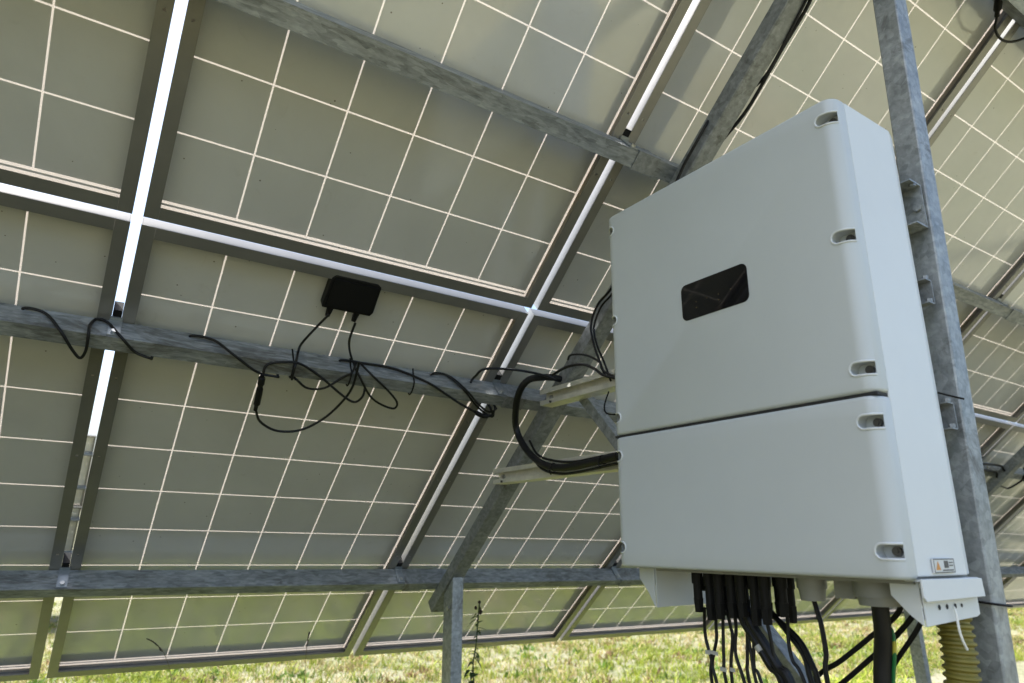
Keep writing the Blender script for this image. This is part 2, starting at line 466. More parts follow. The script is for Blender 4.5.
# body with a chamfered rear edge
bm = bmesh.new()
prism(bm, [(.0016, -.0015), (.0016, -WI+.0015), (.144, -WI-.0005), (.1728, -WI+.008), (.1728, -.008), (.144, -.0005)], 2, .004, HI-.002)
box(bm, -.004, .0012, -WI+.0055, -.0055, .006, HI-.006)
from_bm('body', bm, M_PAINT2, inv, bevel=.002, seg=2, angle=12)
bm = bmesh.new(); box(bm, -.028, .0008, -WI+.004, -.004, .2552, .2598); from_bm('gasket', bm, M_DARKGAP, inv)
# display
bm = bmesh.new(); pts = []
y0, y1, z0, z1, rr = -.3625, -.2110, .4555, .5283, .012
for cy, cz, a0 in ((y1-rr, z1-rr, 0), (y0+rr, z1-rr, 90), (y0+rr, z0+rr, 180), (y1-rr, z0+rr, 270)):
    for i in range(6):
        a = math.radians(a0+18*i); pts.append((cy+rr*math.cos(a), cz+rr*math.sin(a)))
prism(bm, pts, 0, -.0352, -.0335)
disp = from_bm('display', bm, M_SCREEN, inv)
for y, z in ((-.2460, .4870), (-.2720, .4870), (-.2985, .4870), (-.2460, .4755), (-.2985, .4755), (-.3260, .4880)):
    bm = bmesh.new(); cyl(bm, (-.0353, y, z), (-1, 0, 0), .0013, .0004, 10); from_bm('indicator', bm, M_LED, disp)
# sticker on the right side
yf = -WI-.0030
bm = bmesh.new(); box(bm, .042, .103, yf, -WI-.0002, .0085, .0275); st = from_bm('sticker', bm, M_LABEL, inv)
bm = bmesh.new(); yb = (yf-.0004, yf-.0001)
box(bm, .042, .103, *yb, .0263, .0275); box(bm, .042, .103, *yb, .0085, .0097); box(bm, .042, .0430, *yb, .0098, .0262); box(bm, .102, .103, *yb, .0098, .0262)
from_bm('border', bm, M_LABELD, st)
bm = bmesh.new(); v = [bm.verts.new(p) for p in ((.047, yf-.0006, .0125), (.060, yf-.0006, .0125), (.0535, yf-.0006, .0240))]
w = [bm.verts.new(p.co+Vector((0, .0004, 0))) for p in v]; bm.faces.new(v); bm.faces.new(w[::-1])
for i in range(3): bm.faces.new([v[i], w[i], w[(i+1) % 3], v[(i+1) % 3]])
from_bm('warning_triangle', bm, M_ORANGE, st)
bm = bmesh.new(); box(bm, .072, .084, yf-.0006, yf-.0001, .0150, .0245)
for i in range(7): box(bm, .066+i*.0048, .0695+i*.0048, yf-.0006, yf-.0001, .0112, .0128)
box(bm, .087, .098, yf-.0006, yf-.0001, .0215, .0230); box(bm, .087, .098, yf-.0006, yf-.0001, .0175, .0190)
from_bm('print', bm, M_LABELD, st)
# lower skirt, brackets
bm = bmesh.new(); prism(bm, [(-.010, .0015), (.172, -.0005), (.1745, -.026), (-.004, -.0275), (-.0095, -.022)], 1, -WI-.008, -WI-.0048)
box(bm, .001, .168, -WI-.0046, -WI+.02, -.0022, .0006)
from_bm('side_skirt', bm, M_PAINT2, inv, bevel=.0008)
for yo in (-.0615, -.5540):
    bm = bmesh.new()
    prism(bm, [(.012, -.001), (.176, -.001), (.176, -.0515), (.165, -.0545), (.012, -.0600)] if yo < -.1 else [(.012, -.001), (.172, -.001), (.172, -.072), (.012, -.0735)], 1, yo, yo+.0025)
    s = yo
    prism(bm, [(s+.0027, -.001), (s+.042, -.001), (s+.042, -.022), (s+.020, -.046), (s+.0027, -.0735 if yo > -.1 else -.0600)], 0, .009, .0118)
    br = from_bm('mounting_foot', bm, M_PAINT2 if yo < -.1 else M_PAINT, inv, bevel=.0006)  # left foot takes the darker paint, its shade put into the colour
    if yo < -.1:
        hb = bmesh.new()
        for x in (.052, .075, .100, .120): cyl(hb, (x, yo-.0003, -.037), (0, -1, 0), .0035 if x != .12 else .0028, .0005, 12)
        from_bm('holes', hb, M_DARKGAP, br)
# base plate and cable glands
bm = bmesh.new(); box(bm, .004, .170, -.548, -.070, -.006, .0035); from_bm('gland_plate', bm, M_GREYPL, inv)
def gland(x, y, r, h, m, hex_=True):
    bm = bmesh.new(); cyl(bm, (x, y, -.0062), (0, 0, -1), r*1.05, h*.30, 16); cyl(bm, (x, y, -.0062-h*.30), (0, 0, -1), r*.82, h*.36, 14)
    cyl(bm, (x, y, -.0062-h*.66), (0, 0, -1), r, h*.34, 6 if hex_ else 16, r*.8)
    return from_bm('cable_gland', bm, m, inv, smooth=False)
for i in range(7):
    gland(.055 + .004*(i % 2), -.126 - .0245*i, .0100, .072+.004*((i*3) % 4), M_BLACKP)
for i in range(8):
    gland(.105 - .004*(i % 2), -.125 - .0235*i, .0100, .070+.004*((i*5) % 3), M_BLACKP)
gland(.065, -.300, .0095, .066, M_BLACKP); bm = bmesh.new(); cyl(bm, (.085, -.100, -.030), (.1, -1, 0), .013, .035, 14); from_bm('blanking_plug', bm, M_BLACKP, inv)
bm = bmesh.new(); cyl(bm, (.075, -.350, -.0062), (0, 0, -1), .0235, .018, 24); cyl(bm, (.075, -.350, -.0242), (0, 0, -1), .0215, .019, 24, .0190)
from_bm('cable_gland', bm, M_GREYPL, inv, smooth=True)
bm = bmesh.new(); box(bm, .07, .11, -.424, -.392, -.036, -.0062); from_bm('connector', bm, M_GREYPL, inv, bevel=.003)
bm = bmesh.new(); cyl(bm, (.070, -.462, -.0062), (0, 0, -1), .034, .024, 24); cyl(bm, (.070, -.462, -.0303), (0, 0, -1), .030, .012, 24, .028)
from_bm('cable_gland', bm, M_GREYPL, inv, smooth=True)
# bracket on the back that hooks to the rear post
bm = bmesh.new(); box(bm, .174, .2125, -.566, -.515, .668, .671); box(bm, .174, .2125, -.566, -.515, .585, .588); box(bm, .2127, .2157, -.566, -.515, .585, .671)
cyl(bm, (.2125, -.556, .628), (-1, 0, 0), .0075, .006, 6)
cyl(bm, (.195, -.560, .6678), (0, 0, -1), .006, .004, 6)
from_bm('wall_bracket', bm, M_STEEL_L, inv)

# ------------------------------------------------------------------ mounting rails
def rail(y0, zc, label):
    r = empty('mounting_rail', BM @ Matrix.Translation((.178, -.56, zc)) @ Matrix.Rotation(math.radians(-.80), 4, 'Z') @ Matrix.Translation((0, .56, 0)), label, 'rail', 'aluminium rails behind the inverter')
    bm = bmesh.new(); a, b = -.530, y0; h = .0235
    box(bm, .024, .046, a, b, -h, h)                         # core
    box(bm, .0, .0238, a, b, h-.008, h); box(bm, .0, .0238, a, b, -h, -h+.008)
    box(bm, .0, .004, a, b, h-.0135, h-.0082); box(bm, .0, .004, a, b, -h+.0082, -h+.0135)
    from_bm('profile', bm, M_RAIL, r, bevel=.0008)
    bm = bmesh.new(); cyl(bm, (.0235, y0-.03, 0), (-1, 0, 0), .007, .006, 6); from_bm('bolt', bm, M_SCREWW, r)
    bm = bmesh.new(); cyl(bm, (-.0003, y0-.055, -h+.004), (-1, 0, 0), .0035, .004, 10); from_bm('rivet', bm, M_SCREWD, r)
    bm = bmesh.new()
    for z in (-.021, .021):
        box(bm, .002, .020, -.560, -.532, z-.0012, z+.0012); cyl(bm, (.012, -.556, z+.0017), (0, 0, 1), .0050, .006, 6)
    box(bm, .0205, .0225, -.560, -.532, -.021, .021)
    from_bm('end_clip', bm, M_STEEL, r)
    return r
rail(.553, .462, 'upper aluminium rail running from the rafter to behind the inverter')
rail(.812, .247, 'lower aluminium rail carrying the thick black hose behind the inverter')
CAB = {
 'a': [[-0.1701, -1.0446, 1.6961], [-0.1328, -1.0499, 1.6904], [-0.0985, -1.0809, 1.6515], [-0.07, -1.0553, 1.6177], [-0.053, -1.0413, 1.6048], [-0.045, -1.059, 1.6211], [-0.047, -1.0623, 1.677], [-0.0373, -1.0436, 1.6971], [-0.0142, -1.0489, 1.6914], [0.0172, -1.0831, 1.6544], [0.0483, -1.0594, 1.6317], [0.08, -1.0605, 1.6224]],
 'b': [[0.1601, -1.0468, 1.6937], [0.2085, -1.0499, 1.6904], [0.2535, -1.0831, 1.6544], [0.3167, -1.0543, 1.627], [0.365, -1.059, 1.6211]],
 'c': [[0.33, -1.0588, 1.6154], [0.3348, -1.0729, 1.6441], [0.3717, -1.0819, 1.6557], [0.414, -1.08, 1.6578], [0.4719, -1.064, 1.6359], [0.541, -1.0419, 1.5998], [0.58, -1.0286, 1.5876], [0.596, -1.0433, 1.6012]],
 'conn': [[0.329, -1.0632, 1.6195], [0.332, -1.0448, 1.6026], [0.337, -1.0095, 1.57], [0.34, -0.9801, 1.5429]],
 'd': [[0.34, -0.9802, 1.5457], [0.362, -0.9508, 1.5186], [0.411, -0.9325, 1.5016], [0.47, -0.9406, 1.5091], [0.519, -0.9766, 1.5423], [0.549, -1.0229, 1.585], [0.56, -1.0596, 1.6189], [0.556, -1.0986, 1.6549], [0.551, -1.1228, 1.6773]],
 'e': [[0.434, -1.2104, 1.7608], [0.417, -1.1817, 1.7343], [0.396, -1.1413, 1.697], [0.4131, -1.0436, 1.6971], [0.4012, -1.0823, 1.6528], [0.402, -1.0605, 1.6224]],
 'f': [[0.416, -1.0554, 1.6205], [0.448, -1.04, 1.6063], [0.49, -1.0451, 1.611], [0.5281, -1.0686, 1.6402], [0.5666, -1.0537, 1.6862]],
 'g': [[0.503, -1.2059, 1.7539], [0.506, -1.164, 1.7152], [0.5582, -1.0365, 1.7049], [0.5679, -1.0814, 1.6519], [0.625, -1.0412, 1.602], [0.692, -1.0221, 1.5844], [0.7, -1.0376, 1.5986], [0.6676, -1.0517, 1.6246], [0.604, -1.0806, 1.6571], [0.5798, -1.0482, 1.6922]],
 'h': [[0.5288, -1.0483, 1.6921], [0.585, -1.0472, 1.6933], [0.6725, -1.0483, 1.6921], [0.7463, -1.0679, 1.6709], [0.8201, -1.0708, 1.6422], [0.891, -1.0629, 1.6139], [0.97, -1.0431, 1.5955], [1.002, -1.0468, 1.5989], [0.986, -1.0644, 1.6152]],
 'i': [[0.7966, -1.0461, 1.6945], [0.842, -1.0419, 1.6991], [0.8795, -1.0786, 1.6593], [0.937, -1.0603, 1.6196], [0.983, -1.0412, 1.602], [1.011, -1.0346, 1.5959], [1.007, -1.0493, 1.6094]],
 'i2': [[0.8047, -1.0415, 1.6994], [0.8524, -1.0437, 1.6971], [0.8907, -1.0823, 1.6553], [0.945, -1.0667, 1.6201], [0.989, -1.0513, 1.6058], [1.006, -1.0623, 1.616]],
 'j': [[0.9394, -1.0488, 1.6915], [0.9611, -1.0171, 1.7259], [0.897, -1.179, 1.7019], [0.991, -1.1893, 1.7114], [1.084, -1.1885, 1.7107], [1.138, -1.1819, 1.7046]],
 'hose': [[1.1, -1.235, 1.6934], [1.1, -1.1577, 1.7103], [1.1, -1.0945, 1.7133], [1.1, -1.0436, 1.6921], [1.1, -1.0227, 1.6424], [1.1, -1.0377, 1.5678], [1.1, -1.0935, 1.4998], [1.1, -1.1799, 1.4542], [1.1, -1.2706, 1.4395], [1.1, -1.3922, 1.4459], [1.1, -1.5012, 1.4572]],
 'k': [[1.11, -1.2033, 1.7119], [1.11, -1.2716, 1.7241], [1.11, -1.3468, 1.7177], [1.11, -1.3975, 1.6965], [1.11, -1.4442, 1.6696]],
 'l': [[1.12, -1.263, 1.7479], [1.12, -1.2784, 1.7598], [1.12, -1.344, 1.7472], [1.12, -1.4051, 1.7161], [1.12, -1.4283, 1.6845]],
 'm': [[1.12, -1.445, 1.9063], [1.12, -1.3964, 1.8803], [1.12, -1.3684, 1.8288], [1.12, -1.3819, 1.7683], [1.12, -1.4118, 1.7066], [1.12, -1.4283, 1.6737]],
 'm2': [[1.13, -1.4458, 1.9011], [1.13, -1.3994, 1.8757], [1.13, -1.3693, 1.8247], [1.13, -1.3826, 1.7699], [1.13, -1.4123, 1.7164]],
}

def _inv(p): q = Vector(p) - Vector((0, 0, HB)); return q.x, -CT*q.y + ST*q.z, -ST*q.y - CT*q.z
def _wrap(pts):      # keep a lead outside the purlin where it turns round its edge
    out = [pts[0]]
    for a, b in zip(pts, pts[1:]):
        (ua, va, wa), (ub, vb, wb) = _inv(a), _inv(b)
        top_a, top_b = va > 1.4085 and wa < .062, vb > 1.4085 and wb < .062
        face_a, face_b = wa > .069 and va < 1.398, wb > .069 and vb < 1.398
        if (top_a and face_b) or (top_b and face_a):
            f = .5; out.append(tuple(arr(ua+(ub-ua)*f, 1.4092, .0705)))
        out.append(b)
    return out
def _top(u): return [tuple(arr(u-.002, 1.396, .016))]      # leads come out of the purlin through its upper web
def _bot(u, du=.010): return [tuple(arr(u+du*.4, 1.3635, .066)), tuple(arr(u+du*.8, 1.3635, .03)), tuple(arr(u+du, 1.378, -.012))]
for k in ('a', 'b', 'c', 'e', 'f', 'g', 'h', 'i', 'i2'): CAB[k] = _wrap(CAB[k])
for k in ('a', 'b', 'h', 'i', 'i2'): CAB[k] = _top(CAB[k][0][0]) + CAB[k]
for k in ('a', 'b', 'c', 'e', 'i', 'i2', 'h'): CAB[k] = CAB[k] + _bot(CAB[k][-1][0])
CAB['f'] = _bot(CAB['f'][0][0], -.010)[::-1] + CAB['f']
CAB['j'] = [tuple(arr(.925, 1.396, .02)), tuple(arr(.922, 1.4115, .024)), tuple(arr(.905, 1.435, .05)), tuple(arr(.886, 1.475, .088))] + CAB['j'][2:]
def cable(pts, r, label, group=None, m=None, name='cable', cat='cable', sides=8, **k):
    return tag(tube(name, pts, r, m or M_BLACK, sides=sides, **k), label, cat, group)
GP = 'cables wound along the middle purlin'
R1 = .0033
cable(CAB['a'], R1, 'black cable sagging in a loop over the middle purlin near the left gap', GP)
cable(CAB['b'], R1, 'black cable crossing down the purlin to the hanging plug connector', GP)
cable(CAB['c'], R1, 'black cable arching up from the plug connector along the purlin face', GP)
cable(CAB['d'], R1, 'black cable hanging in the deepest round loop below the purlin', GP)
cable(CAB['e'], .0031, 'left lead running down from the junction box to the purlin', GP)
cable(CAB['f'], .0031, 'short black cable sagging under the purlin below the junction box', GP)
cable(CAB['g'], .0031, 'right lead from the junction box curling in a small loop on the purlin', GP)
cable(CAB['h'], .0036, 'long black cable running from the tangle down to the second gap', GP)
cable(CAB['i'], .0031, 'outer cable of the pair curving over the purlin to the second gap', GP)
cable(CAB['i2'], .0031, 'inner cable of the pair curving over the purlin to the second gap', GP)
cable(CAB['j'], .0036, 'thin black cable arching over the second gap towards the rafter', GP)
# plug connectors
def plug(name, pts, label, r=.0085):
    pts = [Vector(p) for p in pts]; prof = lambda t: r*(.62 if t < .12 else 1.0 if t < .4 else .72 if t < .46 else .95 if t < .85 else .6)
    bm = bmesh.new(); dense = catmull(pts, 10); tube_into(bm, dense, r, 10, radii=prof, smooth=False)
    return tag(from_bm(name, bm, M_BLACKP, smooth=True), label, 'connector')
plug('plug_connector', CAB['conn'], 'black plug connector hanging below the purlin, left of the junction box')
h = [Vector(p) for p in CAB['h']]
plug('plug_connector', [h[-7].lerp(h[-6], .6)+Vector((0, -.004, -.003)), h[-6]+Vector((0, -.004, -.003)), h[-6].lerp(h[-5], .8)+Vector((0, -.004, -.003))], 'black plug connector lying on the purlin just before the second gap', .0075)
# cable ties round the purlin
def tie(name, pts, label, r=.0018, group='cable ties', m=None): return tag(tube(name, pts, r, m or M_BLACKP, sides=6), label, 'cable tie', group)
for u, lab in ((.398, 'black cable tie round the purlin under the left junction box lead'), (.548, 'black cable tie at the cable tangle below the junction box'), (.728, 'black cable tie round the purlin, midway to the second gap')):
    pr_ = [(u-.004, 1.422, .074), (u, 1.410, .070), (u+.001, 1.406, .060)]
    tie('cable_tie', [arr(u-.012, 1.44, .050), arr(u-.004, 1.418, .055), arr(u-.001, 1.4085, .070), arr(u, 1.385, .0775), arr(u+.001, 1.3655, .070), arr(u+.001, 1.3645, .050)], lab, .0021)
# hose and cables at the rafter
HOSE = [(1.159, -1.1744, 1.7113), (1.129, -1.1752, 1.712), (1.092, -1.17, 1.7072), (1.057, -1.159, 1.697), (1.047, -1.131, 1.671), (1.062, -1.086, 1.629), (1.095, -1.040, 1.567)] + CAB['hose'][6:]
cable(HOSE, .0103, 'thick black hose bending round from the rafter to the lower rail', sides=12, name='cable_hose', cat='hose')
cable(CAB['k'] + [(1.115, -1.56, 1.64), (1.10, -1.75, 1.62)], .0040, 'black cable leaving the hose over the upper rail', 'cables at the rafter')
cable(CAB['l'] + [(1.125, -1.55, 1.63)], .0032, 'black cable looping round the rafter above the upper rail', 'cables at the rafter')
cable([(1.135, -1.60, 2.02), (1.122, -1.49, 1.945)] + CAB['m'], .0034, 'left one of two thin cables hanging down beside the inverter', 'cables at the rafter')
cable([(1.14, -1.60, 2.01), (1.13, -1.49, 1.94)] + CAB['m2'] + [(1.13, -1.44, 1.66)], .0030, 'right one of two thin cables hanging down beside the inverter', 'cables at the rafter')
cable([CAB['hose'][-1], (1.105, -1.62, 1.463), (1.11, -1.9, 1.46)], .0088, 'thick black hose continuing behind the inverter', sides=12, name='cable_hose', cat='hose')
for (y, z), lab in (((-1.235, 1.4425), 'black cable tie with loose tail on the thick hose'), ((-1.445, 1.4515), 'black cable tie on the thick hose beside the inverter edge')):
    c = Vector((1.10, y, z)); pts = [c + Vector((-.0105*math.cos(a), .003*math.sin(a), .0105*math.sin(a))) for a in [i*math.pi/4 for i in range(8)]]
    pts += [c+Vector((-.011, .003, .0)), c+Vector((-.02, -.006, -.014)), c+Vector((-.022, -.016, -.022))]
    tie('cable_tie', pts, lab)
tie('cable_tie', [Vector((1.136, -1.425, 1.635)), Vector((1.130, -1.415, 1.60)), Vector((1.130, -1.42, 1.578)), Vector((1.134, -1.45, 1.57)), Vector((1.14, -1.48, 1.575))], 'black cable tie loop under the upper rail by the inverter edge', .0022)
LR = 'thin cables clipped along the lower rail with the hose'
cable([(1.112, -1.10, 1.482), (1.108, -1.17, 1.440), (1.106, -1.27, 1.4235), (1.106, -1.39, 1.430), (1.106, -1.50, 1.440), (1.112, -1.70, 1.445)], .0038, 'thin black cable just under the thick hose on the lower rail', LR)
cable([(1.118, -1.08, 1.530), (1.114, -1.13, 1.486), (1.112, -1.20, 1.4655), (1.110, -1.30, 1.4545), (1.110, -1.42, 1.461), (1.112, -1.52, 1.468), (1.115, -1.70, 1.470)], .0036, 'thin black cable just above the thick hose on the lower rail', LR)
# cables up on the rafter
RC = 'cables along the rafter above the inverter'
p0 = [arr(1.226, 3.2, .085), arr(1.200, 2.85, .118), arr(1.214, 2.696, .116), arr(1.2245, 2.638, .112), arr(1.222, 2.554, .114), arr(1.228, 2.498, .110), arr(1.233, 2.40, .106), arr(1.225, 2.315, .095), arr(1.222, 2.24, .08)]
cable(p0, .0045, 'black cable on the right edge of the rafter above the inverter', RC)
cable([arr(1.205, 3.2, .085)]+[p+Vector((-.013, 0, -.002)) for p in p0[1:4]] + [arr(1.2235, 2.50, .112), arr(1.224, 2.44, .09)], .0036, 'thinner black cable lying across the underside of the upper rafter', RC)
cable([arr(1.18, 2.34, .060), arr(1.160, 2.33, .085), arr(1.149, 2.275, .100), arr(1.149, 2.225, .102), arr(1.150, 2.18, .108), arr(1.152, 2.08, .12), arr(1.158, 1.98, .11)], .0040, 'black cable bulging out on the left of the rafter at the highest purlin', RC)
# connector and lead at the top right corner
plug('plug_connector', [arr(1.862, 2.962, .030), arr(1.882, 2.930, .032), arr(1.918, 2.900, .032)], 'black plug connector hanging in the top right corner', .0105)
cable([arr(1.918, 2.900, .032), arr(1.945, 2.878, .030), arr(1.985, 2.868, .030), arr(2.025, 2.872, .030), arr(2.06, 2.888, .030), arr(2.12, 2.925, .02), arr(2.22, 2.955, -.01)], .0036, 'black lead curving from the plug connector in the top right corner', None)
cable([arr(1.80, 3.10, -.02), arr(1.83, 3.03, .01), arr(1.862, 2.962, .030)], .0036, 'short black lead above the plug connector in the top right corner', None)
# cables at the far rafter
FC = 'cables at the right edge of the middle purlin'
cable([arr(3.7, 1.44, .08), arr(3.93, 1.445, .08), arr(4.10, 1.45, .08), arr(4.16, 1.43, .09)], .006, 'upper black cable reaching the far rafter at the right edge', FC)
cable([arr(3.75, 1.40, .08), arr(3.98, 1.405, .08), arr(4.12, 1.405, .08), arr(4.15, 1.38, .09)], .006, 'lower black cable reaching the far rafter at the right edge', FC)
cable([arr(4.23, 1.33, .09), arr(4.33, 1.315, .08), arr(4.42, 1.31, .08), arr(4.47, 1.36, .08), arr(4.50, 1.42, .08), arr(4.62, 1.42, .08), arr(4.9, 1.40, .08)], .005, 'black cable looping below the purlin right of the far rafter', FC)
cable([arr(4.36, 1.46, .08), arr(4.43, 1.43, .08), arr(4.47, 1.38, .085), arr(4.60, 1.38, .08), arr(4.9, 1.37, .08)], .005, 'black cable crossing the purlin right of the far rafter', FC)

# ------------------------------------------------------------------ cables hanging under the inverter
def L(*p): return BM @ Vector(p)
GC = 'thin black cables hanging from the inverter glands'
lab = 'thin black cable hanging straight down from the gland row under the inverter'
def hang(pts, r=.0031, label=lab, m=None, drop=True, grp=GC):
    pts = [L(*p) for p in pts]
    if drop:
        e = pts[-1]; d = (pts[-1]-pts[-2]); pts += [e+Vector((d.x*.4+.02, d.y*.5-.02, -.14)), Vector((1.10+random.uniform(-.02, .02), -1.99+random.uniform(-.03, .03), .55)), Vector((1.12, -2.0+random.uniform(-.02, .02), .25)), Vector((1.13, -2.0, .02))]
    return cable(pts, r, label, grp, m)
hang([(.056, -.138, -.07), (.066, -.127, -.10), (.07, -.1247, -.127), (.07, -.1339, -.161), (.07, -.1318, -.198)], label='leftmost thin cable under the inverter, crossing its neighbour low down')
hang([(.058, -.1625, -.07), (.068, -.152, -.10), (.07, -.1491, -.1242), (.071, -.1346, -.1677), (.07, -.1422, -.1963)], label='second thin cable under the inverter, wearing a white tag')
hang([(.062, -.175, -.07), (.07, -.1664, -.10), (.07, -.1627, -.1524), (.07, -.1637, -.193)])
hang([(.058, -.187, -.07), (.07, -.1835, -.10), (.07, -.1854, -.1201), (.07, -.1772, -.1909)])
hang([(.062, -.200, -.07), (.07, -.195, -.10), (.07, -.1895, -.1425), (.07, -.2032, -.1868)])
hang([(.064, -.217, -.07), (.07, -.2186, -.10), (.07, -.2135, -.1506), (.07, -.2139, -.1852)])
hang([(.066, -.226, -.07), (.07, -.22, -.11), (.07, -.2227, -.1399), (.07, -.2282, -.1854)])
hang([(.07, -.232, -.07), (.07, -.23, -.12), (.07, -.2267, -.1599), (.07, -.2382, -.1814)])
hang([(.064, -.262, -.07), (.064, -.268, -.10), (.066, -.272, -.14), (.07, -.280, -.18)])
hang([(.065, -.305, -.066), (.07, -.3011, -.0866), (.07, -.2991, -.1075), (.07, -.3033, -.1387), (.07, -.321, -.1686)], label='thin black cable hanging from the separate gland right of the gland row')
hang([(.075, -.350, -.040), (.072, -.3565, -.058), (.07, -.3626, -.0829), (.07, -.3647, -.1205), (.07, -.3616, -.1623)], r=.0040, label='black cable hanging from the round grey gland')
hang([(.105, -.23, -.066), (.09, -.28, -.0884), (.08, -.3157, -.1117), (.07, -.3396, -.1441), (.07, -.3455, -.1648)], r=.0048, label='thicker black cable arching from the gland row down to the right')
hang([(.10, -.25, -.07), (.085, -.29, -.10), (.078, -.32, -.13), (.072, -.333, -.17)], r=.0048, label='second arching thick cable just left of the other one')
for i, (dx, dy, r) in enumerate(((0, 0, .0072), (.010, -.010, .0065), (-.004, -.017, .0065), (.014, .010, .0060))):
    hang([(.075+dx, -.195+dy, -.060), (.072+dx, -.213+dy, -.092), (.07+dx, -.2346+dy, -.118), (.07+dx, -.2591+dy, -.153), (.07+dx, -.2808+dy, -.178)], r=r,
         label=['thick black cable sleeve slanting down with a white tag', 'thick black cable in the slanting bundle, right strand', 'thick black cable in the slanting bundle, lowest strand', 'thick black cable in the slanting bundle, left strand'][i], grp='slanting cable bundle under the inverter')
for c, n, lb in (((.0665, -.1435, -.147), (.010, .0032), 'white cable tag on the second thin cable'), ((.067, -.1300, -.148), (.005, .0032), 'white cable tag on the leftmost thin cable'),
              ((.066, -.1635, -.172), (.0065, .0034), 'white cable tag on the third thin cable'), ((.066, -.184, -.170), (.005, .003), 'white cable tag lowest under the gland row')):
    bm = bmesh.new(); box(bm, -.0008, .0008, -n[0], n[0], -n[1], n[1]); o = from_bm('cable_tag', bm, M_TAG, bevel=.0003); o.matrix_world = BM @ Matrix.Translation(Vector(c)-Vector((.001, 0, 0))) @ Matrix.Rotation(.06, 4, 'X')
    tag(o, lb, 'tag', 'white cable tags')
a, b = L(.07, -.2391, -.124), L(.07, -.2505, -.139)
bm = bmesh.new(); cyl(bm, a, b-a, .0084, (b-a).length*.55, 14); tag(from_bm('cable_tag', bm, M_TAG, smooth=True), 'white sleeve tag round the slanting thick cable', 'tag', 'white cable tags')
cable([L(.125, -.30, -.175-.03)+Vector((0, .06, -.06)), L(.13, -.2991, -.175), L(.13, -.3531, -.1372), L(.13, -.4082, -.0952), L(.13, -.455, -.058), L(.132, -.475, -.015)], .0042, 'upper black cable rising to the right behind the thick black pipe', 'rising cables behind the pipe')
cable([L(.13, -.31, -.20), L(.13, -.352, -.1698), L(.13, -.4035, -.1276), L(.13, -.4422, -.0958), L(.13, -.4861, -.0491), L(.132, -.50, -.015)], .0042, 'lower black cable rising to the right behind the thick black pipe', 'rising cables behind the pipe')
cable([L(.135, -.352, -.23), L(.135, -.385, -.1998), L(.135, -.4422, -.125), L(.135, -.486, -.068), L(.132, -.51, -.015)], .0038, 'lowest black cable rising to the right behind the pipe', 'rising cables behind the pipe')
cable([L(.09, -.446, -.03), L(.09, -.4562, -.0637), L(.088, -.4655, -.0826), L(.088, -.4638, -.111), L(.09, -.455, -.1499), L(.09, -.44, -.25), Vector((1.10, -2.12, .5)), Vector((1.12, -2.1, .02))], .0032, 'green and yellow earth wire beside the thick black pipe', None, M_GY, name='earth_wire', cat='wire')
cable([L(.070, -.462, -.03), L(.075, -.458, -.08), L(.08, -.449, -.12), L(.08, -.442, -.17), L(.085, -.43, -.30), Vector((1.08, -2.13, .5)), Vector((1.10, -2.12, .02))], .0124, 'thick black pipe dropping from the large grey gland', None, name='cable_pipe', cat='pipe', sides=20)
# ribbed yellow conduit
def conduit():
    top, mid, bot = L(.160, -.5225, -.012), L(.147, -.5225, -.19), Vector((1.115, -2.17, .0))
    path = catmull([top, mid, mid.lerp(bot, .5)+Vector((.0, .01, 0)), bot], 14); bm = bmesh.new()
    tot = sum((b-a).length for a, b in zip(path, path[1:])); pitch = .0112; n = int(tot/pitch*8); pts = []; acc = 0; seg = 0; cum = [0]
    for a, b in zip(path, path[1:]): cum.append(cum[-1]+(b-a).length)
    for i in range(n+1):
        s = tot*i/n
        while seg < len(path)-2 and cum[seg+1] < s: seg += 1
        f = (s-cum[seg])/max(1e-9, cum[seg+1]-cum[seg]); pts.append(path[seg].lerp(path[seg+1], min(1, f)))
    rad = lambda t:   .0222 + .0022*math.tanh(2.4*math.sin(2*math.pi*t*tot/pitch))
    tube_into(bm, pts, .02, 24, radii=rad, smooth=False)
    return tag(from_bm('conduit', bm, M_YEL, smooth=True), 'ribbed yellow conduit pipe standing beside the right post', 'conduit')
conduit()
tag(tube('zip_tie', [L(.0854, -.5585, -.037), L(.0856, -.560, -.048), L(.0868, -.560, -.068), L(.092, -.560, -.082), L(.1005, -.560, -.094)], .0017, M_TIE, sides=6), 'white plastic zip tie dangling from the bracket hole', 'zip tie')
c = Vector((1.2125, -2.228, 1.195)); q = .0245
tie('cable_tie', [c+Vector((-q, q, .004)), c+Vector((-q, -q, .002)), c+Vector((q, -q, -.002)), c+Vector((q, q, 0)), c+Vector((-q, q, .004))], 'black cable tie strapped round the right post below the inverter', .0020)
tie('cable_tie', [L(.150, -.5605, .2795), L(.17, -.5680, .2760), L(.195, -.578, .272)], 'short black tie end sticking out at the inverter right edge', .0016)

